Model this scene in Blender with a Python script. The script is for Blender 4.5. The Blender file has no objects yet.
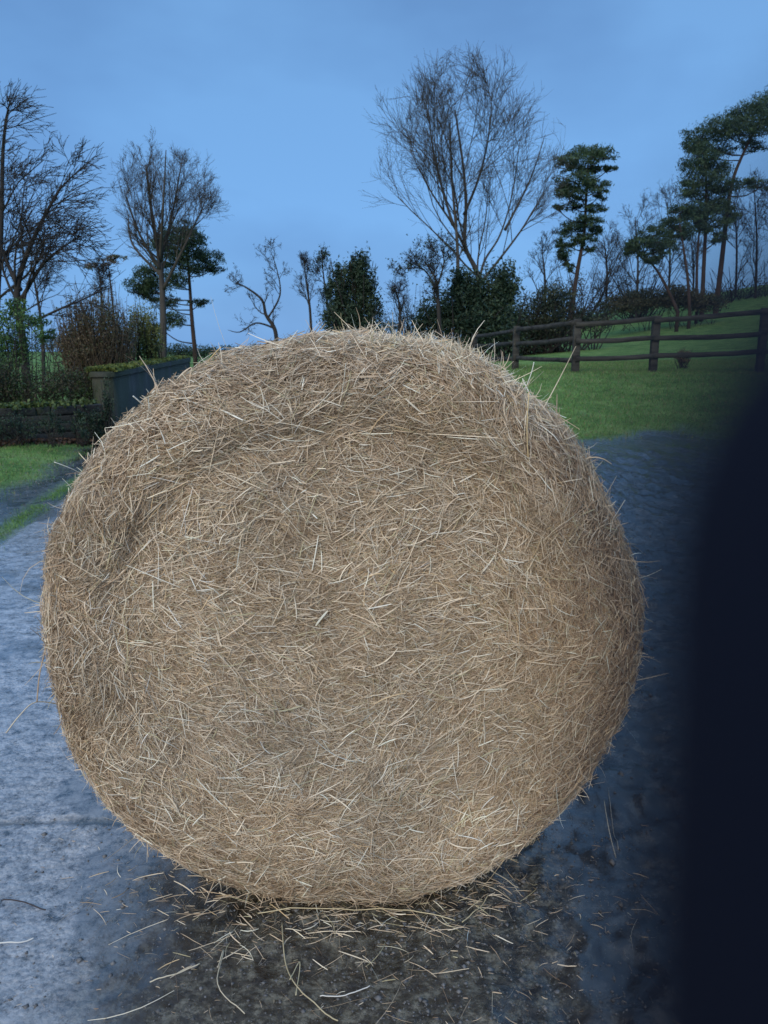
import bpy, math, random
import numpy as np
from mathutils import Vector, Matrix
random.seed(7); rng = np.random.default_rng(7)
R = math.radians
sc = bpy.context.scene
COL = sc.collection

# ------------------------------------------------------------------ camera
CAMZ = 1.26; F = 770.0; PITCH = math.atan(162 / F)
def ray(px, py):
    u, v = (px - 384) / F, (512 - py) / F
    c, s = math.cos(PITCH), math.sin(PITCH)
    return np.array([u, c + v * s, -s + v * c])
def at(px, py, Y):
    """point seen at a pixel, standing Y metres ahead"""
    r = ray(px, py); k = Y / r[1]
    return np.array([r[0] * k, Y, CAMZ + r[2] * k])
def gnd(px, py, z=0.0):
    r = ray(px, py); k = (z - CAMZ) / r[2]
    return np.array([r[0] * k, r[1] * k, z])
cd = bpy.data.cameras.new('camera'); cam = bpy.data.objects.new('camera', cd); COL.objects.link(cam)
cam.location = (0, 0, CAMZ); cam.rotation_euler = (R(90) - PITCH, 0, 0)
cd.sensor_fit = 'VERTICAL'; cd.sensor_height = 36; cd.lens = F / 1024 * 36
cd.clip_start = 0.001; cd.clip_end = 2000
cd.dof.use_dof = True; cd.dof.focus_distance = 1.75; cd.dof.aperture_fstop = 10.5
sc.camera = cam

# ------------------------------------------------------------------ helpers
def tag(o, label=None, cat=None, group=None, kind=None):
    if label: o['label'] = label
    if cat: o['category'] = cat
    if group: o['group'] = group
    if kind: o['kind'] = kind
    return o
def empty(name, loc):
    o = bpy.data.objects.new(name, None); o.location = loc; o.empty_display_size = .1
    COL.objects.link(o); return o
def mesh_obj(name, V, Fc, mat, parent=None, smooth=False, cols=None):
    """V (n,3) world coords; Fc (m,k) or list of arrays"""
    V = np.asarray(V, dtype=np.float32).reshape(-1, 3)
    if parent is not None: V = V - np.array(parent_world(parent), dtype=np.float32)
    me = bpy.data.meshes.new(name)
    groups = Fc if isinstance(Fc, list) else [Fc]
    groups = [np.asarray(g, dtype=np.int32) for g in groups if len(g)]
    loops = np.concatenate([g.ravel() for g in groups])
    tot = np.concatenate([np.full(len(g), g.shape[1], dtype=np.int32) for g in groups])
    st = np.concatenate([[0], np.cumsum(tot)[:-1]]).astype(np.int32)
    me.vertices.add(len(V)); me.vertices.foreach_set('co', V.ravel())
    me.loops.add(len(loops)); me.loops.foreach_set('vertex_index', loops)
    me.polygons.add(len(tot)); me.polygons.foreach_set('loop_start', st); me.polygons.foreach_set('loop_total', tot)
    me.update(calc_edges=True); me.validate()
    if smooth: me.polygons.foreach_set('use_smooth', np.ones(len(me.polygons), dtype=bool))
    if cols is not None:
        a = me.color_attributes.new('tint', 'FLOAT_COLOR', 'POINT')
        c = np.ones((len(V), 4), dtype=np.float32); c[:, :3] = cols; a.data.foreach_set('color', c.ravel())
    me.materials.append(mat)
    o = bpy.data.objects.new(name, me); COL.objects.link(o)
    if parent is not None: o.parent = parent
    return o
def parent_world(o):
    p = Vector((0, 0, 0))
    while o: p += o.location; o = o.parent
    return p
def nrm(a): return a / (np.linalg.norm(a, axis=-1, keepdims=True) + 1e-12)

def hash2(ix, iy, seed):
    h = (ix.astype(np.int64) * 374761393 + iy.astype(np.int64) * 668265263 + seed * 982451653) & 0xffffffff
    h = ((h ^ (h >> 13)) * 1274126177) & 0xffffffff
    return ((h ^ (h >> 16)) & 0xffff) / 65535.0
def vnoise(x, y, seed=0):
    ix, iy = np.floor(x), np.floor(y); fx, fy = x - ix, y - iy
    fx = fx * fx * (3 - 2 * fx); fy = fy * fy * (3 - 2 * fy)
    a = hash2(ix, iy, seed); b = hash2(ix + 1, iy, seed); c = hash2(ix, iy + 1, seed); d = hash2(ix + 1, iy + 1, seed)
    return (a + (b - a) * fx) * (1 - fy) + (c + (d - c) * fx) * fy
def fbm(x, y, oct=4, seed=0):
    s, a, t = 0, 1, 0
    for k in range(oct):
        s = s + a * vnoise(x * 2 ** k + 17.3 * k, y * 2 ** k - 9.1 * k, seed + k); t += a; a *= .5
    return s / t * 2 - 1
def sst(a, b, x):
    t = np.clip((x - a) / (b - a), 0, 1); return t * t * (3 - 2 * t)

# ------------------------------------------------------------------ materials
def newmat(name):
    m = bpy.data.materials.new(name); m.use_nodes = True
    nt = m.node_tree; return m, nt, nt.nodes['Principled BSDF']
def N(nt, t, **kw):
    n = nt.nodes.new(t)
    for k, v in kw.items():
        if k in n.inputs: n.inputs[k].default_value = v
        else: setattr(n, k, v)
    return n
def ramp(nt, src, stops):
    r = nt.nodes.new('ShaderNodeValToRGB'); e = r.color_ramp.elements
    while len(e) < len(stops): e.new(.5)
    for el, (p, c) in zip(e, stops):
        el.position = p; el.color = (*c, 1) if len(c) == 3 else c
    nt.links.new(src, r.inputs[0]); return r.outputs[0]
def noise_mat(name, stops, scale=4, rough=.8, bump=.3, bscale=None, detail=6, bdist=.02, spec=.3, stretch=None):
    m, nt, b = newmat(name)
    tc = N(nt, 'ShaderNodeTexCoord'); src = tc.outputs['Object']
    if stretch:
        mp = N(nt, 'ShaderNodeMapping'); mp.inputs['Scale'].default_value = stretch
        nt.links.new(src, mp.inputs[0]); src = mp.outputs[0]
    n = N(nt, 'ShaderNodeTexNoise', Scale=scale, Detail=detail, Roughness=.65); nt.links.new(src, n.inputs['Vector'])
    nt.links.new(ramp(nt, n.outputs['Fac'], stops), b.inputs['Base Color'])
    b.inputs['Roughness'].default_value = rough; b.inputs['Specular IOR Level'].default_value = spec
    if bump:
        n2 = N(nt, 'ShaderNodeTexNoise', Scale=bscale or scale * 4, Detail=8, Roughness=.7); nt.links.new(src, n2.inputs['Vector'])
        bp = N(nt, 'ShaderNodeBump', Strength=bump, Distance=bdist); nt.links.new(n2.outputs['Fac'], bp.inputs['Height'])
        nt.links.new(bp.outputs[0], b.inputs['Normal'])
    return m
def tint_mat(name, rough=.6, spec=.3, trans=0.0, hue=(1, 1, 1)):
    """colour comes from the per-strand / per-leaf tint attribute"""
    m, nt, b = newmat(name)
    a = N(nt, 'ShaderNodeAttribute', attribute_name='tint')
    nt.links.new(a.outputs['Color'], b.inputs['Base Color'])
    b.inputs['Roughness'].default_value = rough; b.inputs['Specular IOR Level'].default_value = spec
    if trans:
        t = N(nt, 'ShaderNodeBsdfTranslucent'); nt.links.new(a.outputs['Color'], t.inputs[0])
        mx = N(nt, 'ShaderNodeMixShader'); mx.inputs[0].default_value = trans
        nt.links.new(b.outputs[0], mx.inputs[1]); nt.links.new(t.outputs[0], mx.inputs[2])
        nt.links.new(mx.outputs[0], nt.nodes['Material Output'].inputs[0])
    return m
M_BARK = noise_mat('dark_bark', [(.3, (.014, .013, .012)), (.7, (.036, .033, .030))], 3, .85, .5, stretch=(1, 1, .3))
M_BARKP = noise_mat('pale_bark', [(.3, (.028, .026, .024)), (.7, (.075, .069, .06))], 3, .85, .4, stretch=(1, 1, .3))
M_BARKR = noise_mat('pine_bark', [(.3, (.022, .017, .014)), (.7, (.065, .042, .034))], 3, .85, .5, stretch=(1, 1, .4))
M_LEAF = tint_mat('foliage', .6, .25, .15)
M_STRAW = tint_mat('dry_straw', .55, .35, .12)
M_GRASSB = tint_mat('grass_blades', .6, .25, .25)
M_CORE = noise_mat('packed_hay', [(.3, (.16, .11, .075)), (.5, (.28, .21, .14)), (.7, (.42, .33, .22))], 28, .9, .9, 60, bdist=.015, stretch=(1, 1, 2.2))
M_WOOD = noise_mat('weathered_timber', [(.35, (.014, .014, .013)), (.65, (.055, .055, .048))], 5, .85, .4, 25, stretch=(.3, 1, 2))
def wall_mat():
    m, nt, b = newmat('mossy_concrete')
    tc = N(nt, 'ShaderNodeTexCoord')
    mp = N(nt, 'ShaderNodeMapping'); mp.inputs['Scale'].default_value = (1, 1, .6); nt.links.new(tc.outputs['Object'], mp.inputs[0])
    n = N(nt, 'ShaderNodeTexNoise', Scale=2.2, Detail=7, Roughness=.6); nt.links.new(mp.outputs[0], n.inputs['Vector'])
    c = ramp(nt, n.outputs['Fac'], [(.36, (.012, .012, .012)), (.5, (.034, .034, .032)), (.66, (.08, .08, .076))])
    n3 = N(nt, 'ShaderNodeTexNoise', Scale=1.3, Detail=6); nt.links.new(mp.outputs[0], n3.inputs['Vector'])
    f = ramp(nt, n3.outputs['Fac'], [(.38, (0, 0, 0)), (.52, (.9, .9, .9))])
    mx = N(nt, 'ShaderNodeMix', data_type='RGBA'); nt.links.new(f, mx.inputs[0]); nt.links.new(c, mx.inputs[6])
    mx.inputs[7].default_value = (.022, .030, .012, 1)
    nt.links.new(mx.outputs[2], b.inputs['Base Color']); b.inputs['Roughness'].default_value = .8
    n2 = N(nt, 'ShaderNodeTexNoise', Scale=18, Detail=8); nt.links.new(tc.outputs['Object'], n2.inputs['Vector'])
    bp = N(nt, 'ShaderNodeBump', Strength=.5, Distance=.03); nt.links.new(n2.outputs['Fac'], bp.inputs['Height']); nt.links.new(bp.outputs[0], b.inputs['Normal'])
    return m
M_WALL = wall_mat()
M_MOSS = noise_mat('moss', [(.3, (.05, .075, .02)), (.7, (.16, .20, .05))], 6, .95, .8, 30, bdist=.03)
M_STONE = noise_mat('old_stone', [(.3, (.010, .011, .010)), (.55, (.030, .032, .030)), (.75, (.025, .038, .016))], 3, .85, .7, 12, bdist=.03)
M_SHADED_HAND = noise_mat('shaded_hand_navy', [(.3, (.0025, .004, .010)), (.7, (.0045, .007, .016))], 60, .9, .3, 400, bdist=.0005, spec=.1)  # shade of the phone on the fingers, painted in as near-black navy

# ------------------------------------------------------------------ terrain
ED = (gnd(0, 545), gnd(90, 480))                       # left edge of the concrete track
VX, VY = (ED[1] - ED[0])[:2]
def edge_x(y): return ED[0][0] + (y - ED[0][1]) * VX / VY
def side_left(x, y): return edge_x(y) - x              # >0: left of the track
def terrain(x, y):
    x = np.asarray(x, float); y = np.asarray(y, float)
    m = sst(.6, 3.6, x)
    z = .77 * sst(10.3, 17, y) * m
    z = z + m * np.clip((y - 17) / 33, 0, 1.4) * np.clip((x - 7) * .145 + .55, 0.1, 4.2)
    z = z + .04 * fbm(x * .7, y * .7, 3, 5) * sst(9, 12, y)
    sl = side_left(x, y)
    verge = sst(.55, 1.3, sl) * sst(3, 5.5, y)
    z = z + .05 * verge + verge * .03 * fbm(x * 3, y * 3, 3, 9)
    z = z - .02 * sst(-.03, .05, sl) * (1 - verge)            # the track stands a little proud
    # trampled mud / broken concrete around the bale
    mud = sst(-.05, .45, x - .12 * (y - 1.2)) * (1 - sst(9.5, 11, y))
    fore = sst(-.8, -.3, x) * (1 - sst(1.75, 2.1, y))
    rough = np.clip(np.maximum(mud, .35 * fore), .10, 1) * (1 - sst(9.5, 13, y))
    ridg = 1 - np.abs(fbm(x * 6 + .8 * fbm(x * 2, y * 2, 2, 31), y * 6.5 + .8 * fbm(x * 3, y * 3, 2, 33), 5, 21))
    z = z + rough * (.030 * (ridg ** 3 - .5) + .016 * fbm(x * 12, y * 12, 4, 41) + .010 * fbm(x * 34, y * 34, 3, 51))
    z = z + (1 - rough) * (.006 * fbm(x * 9, y * 11, 4, 61) + .004 * fbm(x * 38, y * 46, 3, 63)) * (1 - sst(8, 12, y))
    # crack across the slab
    cy = gnd(40, 818)[1] + .03 * fbm(x * 3, x * 0, 3, 71) + .012 * fbm(x * 16, x * 0, 3, 73)
    z = z - .010 * np.exp(-((y - cy) / .010) ** 2) * (x < .1) * (1 - mud)
    return z
def axis(lo, hi, dlo, dhi, step, g=1.055):
    a = list(np.arange(dlo, dhi, step)); s = step; v = dhi
    up = []
    while v < hi: up.append(v); s *= g; v += s
    up.append(hi); s = step; v = dlo - step; dn = []
    while v > lo: dn.append(v); s *= g; v -= s
    dn.append(lo)
    return np.array(dn[::-1] + a + up)
gx = axis(-320, 320, -2.2, 2.6, .014); gy = axis(-30, 600, .55, 3.4, .012, 1.028)
X, Y = np.meshgrid(gx, gy); Z = terrain(X, Y)
nx, ny = len(gx), len(gy)
idx = np.arange(nx * ny).reshape(ny, nx)
Q = np.stack([idx[:-1, :-1], idx[:-1, 1:], idx[1:, 1:], idx[1:, :-1]], -1).reshape(-1, 4)
# masks: grass, gravel verge, dark mud
sl = side_left(X, Y)
nz = .35 * fbm(X * 1.5, Y * 1.5, 4, 81)
g_right = sst(-1.3, 1.0, (Y - 10.6) + nz * 5.5 + 1.5 * fbm(X * .5, Y * .5, 2, 87)) * sst(.2, 1.0, X + nz - .08 * (Y - 10))
g_left = sst(.50, .85, sl + nz * .9) * sst(2.5, 4, Y)
g_line = np.exp(-((sl - .16 + nz * .15) / .10) ** 2) * .75 * sst(.1, .35, fbm(X * 4, Y * 4, 3, 83) + .35)
grass = np.clip(np.maximum(np.maximum(g_right, g_left), g_line), 0, 1)
grass = np.maximum(grass, sst(26, 34, Y + nz * 8) * (sst(2.2, 3.0, np.abs(X - edge_x(Y) - 1.8))))
slab = sst(-.06, .02, -sl) * (1 - sst(.0, .5, X - .12 * (Y - 1.2) + nz * .4))
nf = fbm(X * 5, Y * 5, 4, 91)
fore = sst(-.78, -.36, X + .10 * nf + .12 * (1.45 - Y)) * (1 - sst(.36, .52, X + .05 * nf)) * (1 - sst(1.75, 2.1, Y + .1 * nf))
ck = gnd(40, 818)[1] + .03 * fbm(X * 3, X * 0, 3, 71) + .012 * fbm(X * 16, X * 0, 3, 73)
fore = np.maximum(fore, .9 * np.exp(-((Y - ck) / (.010 * (1 + .8 * fbm(X * 9, Y * 9, 2, 75)))) ** 2) * (X < .1))
cols = np.stack([grass, slab, fore], -1).reshape(-1, 3)
def ground_mat():
    m, nt, b = newmat('ground_surface')
    L = nt.links.new
    tc = N(nt, 'ShaderNodeTexCoord'); P = tc.outputs['Object']
    a = N(nt, 'ShaderNodeAttribute', attribute_name='tint'); sp = N(nt, 'ShaderNodeSeparateColor'); L(a.outputs['Color'], sp.inputs[0])
    def nz(scale, det=7, ro=.65, st=None):
        s = P
        if st:
            mp = N(nt, 'ShaderNodeMapping'); mp.inputs['Scale'].default_value = st; L(P, mp.inputs[0]); s = mp.outputs[0]
        n = N(nt, 'ShaderNodeTexNoise', Scale=scale, Detail=det, Roughness=ro); L(s, n.inputs['Vector']); return n.outputs['Fac']
    def mix(f, c1, c2):
        x = N(nt, 'ShaderNodeMix', data_type='RGBA')
        for i, v in ((0, f), (6, c1), (7, c2)):
            if hasattr(v, 'links'): L(v, x.inputs[i])
            else: x.inputs[i].default_value = v if i == 0 else (*v, 1)
        return x.outputs[2]
    concrete = ramp(nt, nz(22, 14, .82), [(.39, (.025, .025, .024)), (.46, (.24, .245, .255)), (.56, (.44, .445, .455))])
    mud = ramp(nt, nz(14, 14, .78), [(.40, (.010, .009, .008)), (.5, (.042, .040, .036)), (.60, (.15, .148, .14))])
    wet = ramp(nt, nz(26, 10, .75), [(.40, (.006, .005, .004)), (.5, (.040, .036, .024)), (.60, (.17, .16, .12))])
    gr = ramp(nt, nz(1.6, 10, .7), [(.3, (.055, .10, .03)), (.48, (.12, .22, .055)), (.62, (.20, .29, .09)), (.74, (.13, .12, .06))])
    grf = ramp(nt, nz(14, 8, .7), [(.35, (.6, .6, .6)), (.65, (1, 1, 1))])
    mm = N(nt, 'ShaderNodeMix', data_type='RGBA', blend_type='MULTIPLY'); mm.inputs[0].default_value = 1; L(gr, mm.inputs[6]); L(grf, mm.inputs[7])
    c = mix(sp.outputs[1], mud, concrete)
    c = mix(sp.outputs[2], c, wet)
    # leaf litter and grit specks
    vo = N(nt, 'ShaderNodeTexVoronoi', Scale=38.0); L(P, vo.inputs['Vector'])
    spk = ramp(nt, vo.outputs['Distance'], [(.10, (1, 1, 1)), (.16, (0, 0, 0))])
    gate = ramp(nt, nz(3), [(.52, (0, 0, 0)), (.6, (1, 1, 1))])
    pr = N(nt, 'ShaderNodeMath', operation='MULTIPLY'); L(spk, pr.inputs[0]); L(gate, pr.inputs[1])
    c = mix(pr.outputs[0], c, (.02, .018, .014))
    pud = ramp(nt, nz(2.3, 3, .5, (1, .7, 1)), [(.49, (0, 0, 0)), (.55, (1, 1, 1))])
    pd = N(nt, 'ShaderNodeMix', data_type='RGBA', blend_type='MULTIPLY'); L(pud, pd.inputs[0]); L(c, pd.inputs[6]); pd.inputs[7].default_value = (.5, .5, .5, 1); c = pd.outputs[2]
    c = mix(sp.outputs[0], c, mm.outputs[2])
    L(c, b.inputs['Base Color'])
    r1 = ramp(nt, nz(5, 8, .7), [(.40, (.10, .10, .10)), (.60, (.42, .42, .42))])
    r1 = mix(pud, r1, (.09, .09, .09)); rg = mix(sp.outputs[0], r1, (.9, .9, .9)); L(rg, b.inputs['Roughness'])
    b.inputs['Specular IOR Level'].default_value = .6
    sg = N(nt, 'ShaderNodeMapRange'); sg.inputs[3].default_value = .9; sg.inputs[4].default_value = .1
    L(sp.outputs[0], sg.inputs[0]); L(sg.outputs[0], b.inputs['Specular IOR Level'])
    inv = N(nt, 'ShaderNodeMapRange'); inv.inputs[3].default_value = .75; inv.inputs[4].default_value = .12; L(pud, inv.inputs[0])
    b1 = N(nt, 'ShaderNodeBump', Distance=.014); L(inv.outputs[0], b1.inputs['Strength']); L(nz(34, 12, .78), b1.inputs['Height'])
    b2 = N(nt, 'ShaderNodeBump', Strength=.6, Distance=.004); L(nz(140, 8, .7), b2.inputs['Height']); L(b1.outputs[0], b2.inputs['Normal'])
    vb = N(nt, 'ShaderNodeTexVoronoi', Scale=75.0); L(P, vb.inputs['Vector'])
    b3 = N(nt, 'ShaderNodeBump', Distance=.005, invert=True); L(inv.outputs[0], b3.inputs['Strength']); L(vb.outputs['Distance'], b3.inputs['Height']); L(b2.outputs[0], b3.inputs['Normal'])
    L(b3.outputs[0], b.inputs['Normal'])
    cw = N(nt, 'ShaderNodeMapRange'); cw.inputs[3].default_value = .9; cw.inputs[4].default_value = 0; L(sp.outputs[0], cw.inputs[0]); L(cw.outputs[0], b.inputs['Coat Weight'])
    b.inputs['Coat Roughness'].default_value = .12; b.inputs['Coat IOR'].default_value = 1.5
    bc = N(nt, 'ShaderNodeBump', Strength=.35, Distance=.010); L(nz(28, 6, .6), bc.inputs['Height']); L(bc.outputs[0], b.inputs['Coat Normal'])
    return m
g = mesh_obj('ground', np.stack([X, Y, Z], -1), Q, ground_mat(), smooth=True, cols=cols)
tag(g, kind='structure')

# ------------------------------------------------------------------ strands (straw, blades)
def strands(P, D, B, Ln, W, bend, K=3, taper=.5, roll=None):
    """curved ribbons centred on P along D, bending towards B"""
    n = len(P); D = nrm(D); B = nrm(B - (B * D).sum(1, keepdims=True) * D)
    S = np.cross(D, B)
    if roll is not None: S = S * np.cos(roll)[:, None] + B * np.sin(roll)[:, None]
    t = np.linspace(-.5, .5, K + 1)
    C = P[:, None] + D[:, None] * (Ln[:, None, None] * t[None, :, None]) + B[:, None] * ((Ln * bend)[:, None, None] * (t ** 2 - .08)[None, :, None])
    w = W[:, None] * (1 - taper * np.abs(t * 2)[None] ** 2) * .5
    V = np.stack([C - S[:, None] * w[..., None], C + S[:, None] * w[..., None]], 2)   # n,K+1,2,3
    base = (np.arange(n) * (K + 1) * 2)[:, None] + (np.arange(K) * 2)[None]
    Fq = np.stack([base, base + 1, base + 3, base + 2], -1).reshape(-1, 4)
    return V.reshape(-1, 3), Fq, (K + 1) * 2
HAY = np.array([(.43, .32, .215), (.55, .43, .295), (.65, .53, .38), (.74, .64, .475), (.84, .78, .63), (.45, .41, .25), (.27, .19, .125), (.60, .45, .26)])
def haycol(n, p=None):
    p = p or (.20, .25, .22, .13, .05, .04, .08, .03); k = rng.choice(len(HAY), n, p=np.array(p) / sum(p))
    return np.clip(HAY[k] * rng.uniform(.82, 1.18, (n, 1)), 0, .85)

# ------------------------------------------------------------------ the bale
BR = .639; BC = np.array([-.096, 0, .636]); BY0 = 1.53; BY1 = 2.72
BX = BC[0]; BZ = BC[2]
def bale_R(th):
    """outline radius by angle (0 = right, 90 = up)"""
    r = BR * (1 + .006 * np.cos(th * 3 + .6) + .006 * np.cos(th * 5 - .4) + .003 * np.cos(th * 9))
    r = r + .016 * np.exp(-((th - R(48)) / .28) ** 2) + .020 * np.exp(-((th - R(67)) / .16) ** 2)
    bot = np.sin(th) < -.2
    lim = (BZ - .012) / np.maximum(-np.sin(th), .2)
    return np.where(bot, np.minimum(r, lim), r)
def bale_surf(s, th):
    """s in [0,1] face centre to rim start, [1,2] round rim, [2,3] along the barrel; returns point, normal approx by finite differences"""
    rr = .085
    Rf = bale_R(th)
    a = np.clip(s - 1, 0, 1) * math.pi / 2
    rad = np.where(s < 1, s * (Rf - rr), (Rf - rr) + rr * np.sin(a))
    y = np.where(s < 1, BY0 + .0 * s, BY0 + rr * (1 - np.cos(a)))
    y = np.where(s > 2, BY0 + rr + (s - 2) * (BY1 - BY0 - rr), y)
    # domed face with a hollow just inside the rolled lip
    wt = .15 + .85 * sst(-.2, .6, np.sin(th))
    y = y - .010 * (1 - np.clip(s, 0, 1) ** 2) - 0.023 * sst(.82, .96, s) * (s < 2.01) * wt + .006 * np.exp(-((np.clip(s, 0, 2) - .83) / .06) ** 2) * wt + .023 * wt * np.clip(s - 1, 0, 1) ** 2
    x = np.cos(th) * rad; z = np.sin(th) * rad
    lump = .011 * fbm(x * 5 + 3, z * 5 + y * 3, 4, 101) + .009 * fbm(x * 15, z * 14 + y * 9, 3, 103)
    y = y - lump * np.clip(2 - s, 0, 1)
    k = np.clip(s - 1, 0, 1)
    rad2 = rad + lump * k * 1.2
    z2 = np.sin(th) * rad2
    return np.stack([BX + np.cos(th) * rad2, y, np.maximum(BZ + z2, .004)], -1)
def bale_frame(s, th):
    e = 2e-3
    p = bale_surf(s, th); ds = bale_surf(s + e, th) - bale_surf(s - e, th); dt = bale_surf(s, th + e) - bale_surf(s, th - e)
    ds = nrm(ds); dt = nrm(dt); n = nrm(np.cross(ds, dt))
    out = p - np.array([BX, 2.1, BZ]); n = n * np.sign((n * out).sum(1, keepdims=True))
    return p, ds, dt, n
bale = empty('hay_bale', (BX, 2.12, 0))
tag(bale, 'large round bale of loose dry hay standing on its side on wet ground', 'hay bale')
S = np.concatenate([np.linspace(0.001, 1, 60), np.linspace(1, 2, 16)[1:], np.linspace(2, 3, 24)[1:]])
T = np.linspace(0, 2 * math.pi, 240, endpoint=False)
SS, TT = np.meshgrid(S, T, indexing='ij'); PV = bale_surf(SS.ravel(), TT.ravel())
ns, nt_ = len(S), len(T); ii = np.arange(ns * nt_).reshape(ns, nt_)
fq = np.stack([ii[:-1], np.roll(ii, -1, 1)[:-1], np.roll(ii, -1, 1)[1:], ii[1:]], -1).reshape(-1, 4)
PV = np.vstack([PV, [[BX, BY1 - .03, BZ]]]); cap = np.stack([ii[-1], np.roll(ii[-1], -1), np.full(nt_, ns * nt_)], -1)
mesh_obj('packed_core', PV, [fq, cap], M_CORE, bale, smooth=True)

def lay(n, s, th, Lm, Ls, W, off, tilt, tang, K=3, bend=.5, p=None):
    P, ds, dt, nn = bale_frame(s, th)
    ang = rng.normal(0, 1, n) * tang * .8 + 1.3 * fbm(P[:, 0] * 7 + 5, P[:, 2] * 7 + P[:, 1] * 3, 3, 201)
    # hay lies across the face, following the roll near the rim and the bottom
    hx = np.tile([[1., 0, 0]], (n, 1)); hx = nrm(hx - (hx * nn).sum(1, keepdims=True) * nn)
    wr = np.clip(sst(.45, 1.05, s) + sst(.1, .7, -np.sin(th)) * .5, 0, 1)[:, None]
    sg = np.sign((hx * dt).sum(1, keepdims=True) + 1e-6)
    A = nrm(hx * (1 - wr) + dt * sg * wr); Bv = np.cross(nn, A)
    D = A * np.cos(ang)[:, None] + Bv * np.sin(ang)[:, None] + nn * rng.normal(0, tilt, (n, 1))
    Ln = np.clip(rng.lognormal(math.log(Lm), Ls, n), .008, .14)
    side = nrm(nn * rng.normal(0, .5, (n, 1)) + np.cross(nn, D) * rng.normal(0, 1, (n, 1)))
    P = P + nn * (rng.uniform(off[0], off[1], (n, 1)))
    V, Fq, m = strands(P, D, side, Ln, W * .85 * rng.lognormal(-.05, .32, n), rng.standard_t(2.5, n).clip(-3, 3) * bend * .35, K, .4, rng.uniform(0, math.pi, n))
    kc = fbm(P[:, 0] * 5, P[:, 2] * 6 + P[:, 1] * 3, 4, 211); kd = fbm(P[:, 0] * 2.5 + 9, P[:, 2] * 2.5, 2, 213)
    hc = haycol(n, p) * (1 + .26 * kc)[:, None] * (1 + kd[:, None] * np.array([[.05, 0, -.08]]))
    C = np.repeat(np.clip(hc, .03, .85), m, 0)
    V[:, 2] = np.maximum(V[:, 2], .006)
    return V, Fq, C
def face_s(n, smax=1.0): return np.sqrt(rng.uniform(0, 1, n)) * smax
def join(parts):
    V, Fq, C, o = [], [], [], 0
    for v, f, c in parts: V.append(v); Fq.append(f + o); C.append(c); o += len(v)
    return np.vstack(V), np.vstack(Fq), np.vstack(C)
U = lambda n: rng.uniform(0, 2 * math.pi, n)
dark = (.34, .28, .15, .04, .01, .04, .14, .02)
pale = (.04, .14, .28, .30, .16, .05, .01, .04)
parts = []
n = 90000; parts.append(lay(n, face_s(n), U(n), .024, .45, .0014, (-.004, .006), .10, .75, 3, .6, dark))
n = 90000; parts.append(lay(n, face_s(n), U(n), .027, .5, .0012, (.003, .013), .13, .8, 4, .6))
n = 90000; parts.append(lay(n, face_s(n, 1.05), U(n), .013, .5, .0010, (.004, .014), .16, 1.2, 2, .5))
n = 8000; parts.append(lay(n, face_s(n), U(n), .040, .45, .0015, (.012, .022), .12, 1.0, 5, .5, pale))
v, f, c = join(parts); mesh_obj('face_straw', v, f, M_STRAW, bale, cols=c)
parts = []
n = 34000; parts.append(lay(n, 1 + rng.uniform(-.05, 1.05, n), U(n), .026, .45, .0016, (-.003, .010), .14, .7, 3, .6, dark))
n = 18000; parts.append(lay(n, 1 + rng.uniform(-.05, 1.05, n), U(n), .031, .5, .0015, (.004, .018), .2, .85, 4, .6))
n = 22000; parts.append(lay(n, 2 + rng.uniform(0, 1, n) ** 1.3, U(n), .055, .5, .0028, (-.002, .018), .16, .7, 3, .5))
v, f, c = join(parts); mesh_obj('rim_straw', v, f, M_STRAW, bale, cols=c)
# whiskers standing out of the outline
def whisk(n, s, th, Lm, W, out, p=None):
    P, ds, dt, nn = bale_frame(s, th)
    rad = np.stack([np.cos(th), np.zeros(n), np.sin(th)], -1)
    D = nrm(dt * rng.normal(0, .9, (n, 1)) + rad * np.abs(rng.normal(out, .35, (n, 1))) + np.array([[0, -.3, 0]]) * rng.normal(.3, 1, (n, 1)))
    Ln = np.clip(rng.lognormal(math.log(Lm), .45, n), .015, .2)
    V, Fq, m = strands(P + D * (Ln * .35)[:, None], D, rng.normal(0, 1, (n, 3)), Ln, W * rng.uniform(.6, 1.4, n), rng.normal(0, .7, n), 5, .5, U(n))
    V[:, 2] = np.maximum(V[:, 2], .006)
    return V, Fq, np.repeat(haycol(n, p), m, 0)
parts = []
n = 5200; parts.append(whisk(n, 1.3 + rng.uniform(0, 1.0, n), U(n), .024, .0014, .45, pale))
n = 1500; th = rng.normal(R(72), .17, n); parts.append(whisk(n, 1.5 + rng.uniform(0, 1.0, n), th, .034, .0013, .6, (.02, .08, .25, .35, .25, .12, 0, .01)))
n = 170; parts.append(whisk(n, 1.2 + rng.uniform(0, .8, n), U(n), .055, .0016, .7, pale))
v, f, c = join(parts); mesh_obj('loose_fringe', v, f, M_STRAW, bale, cols=c)

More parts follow.
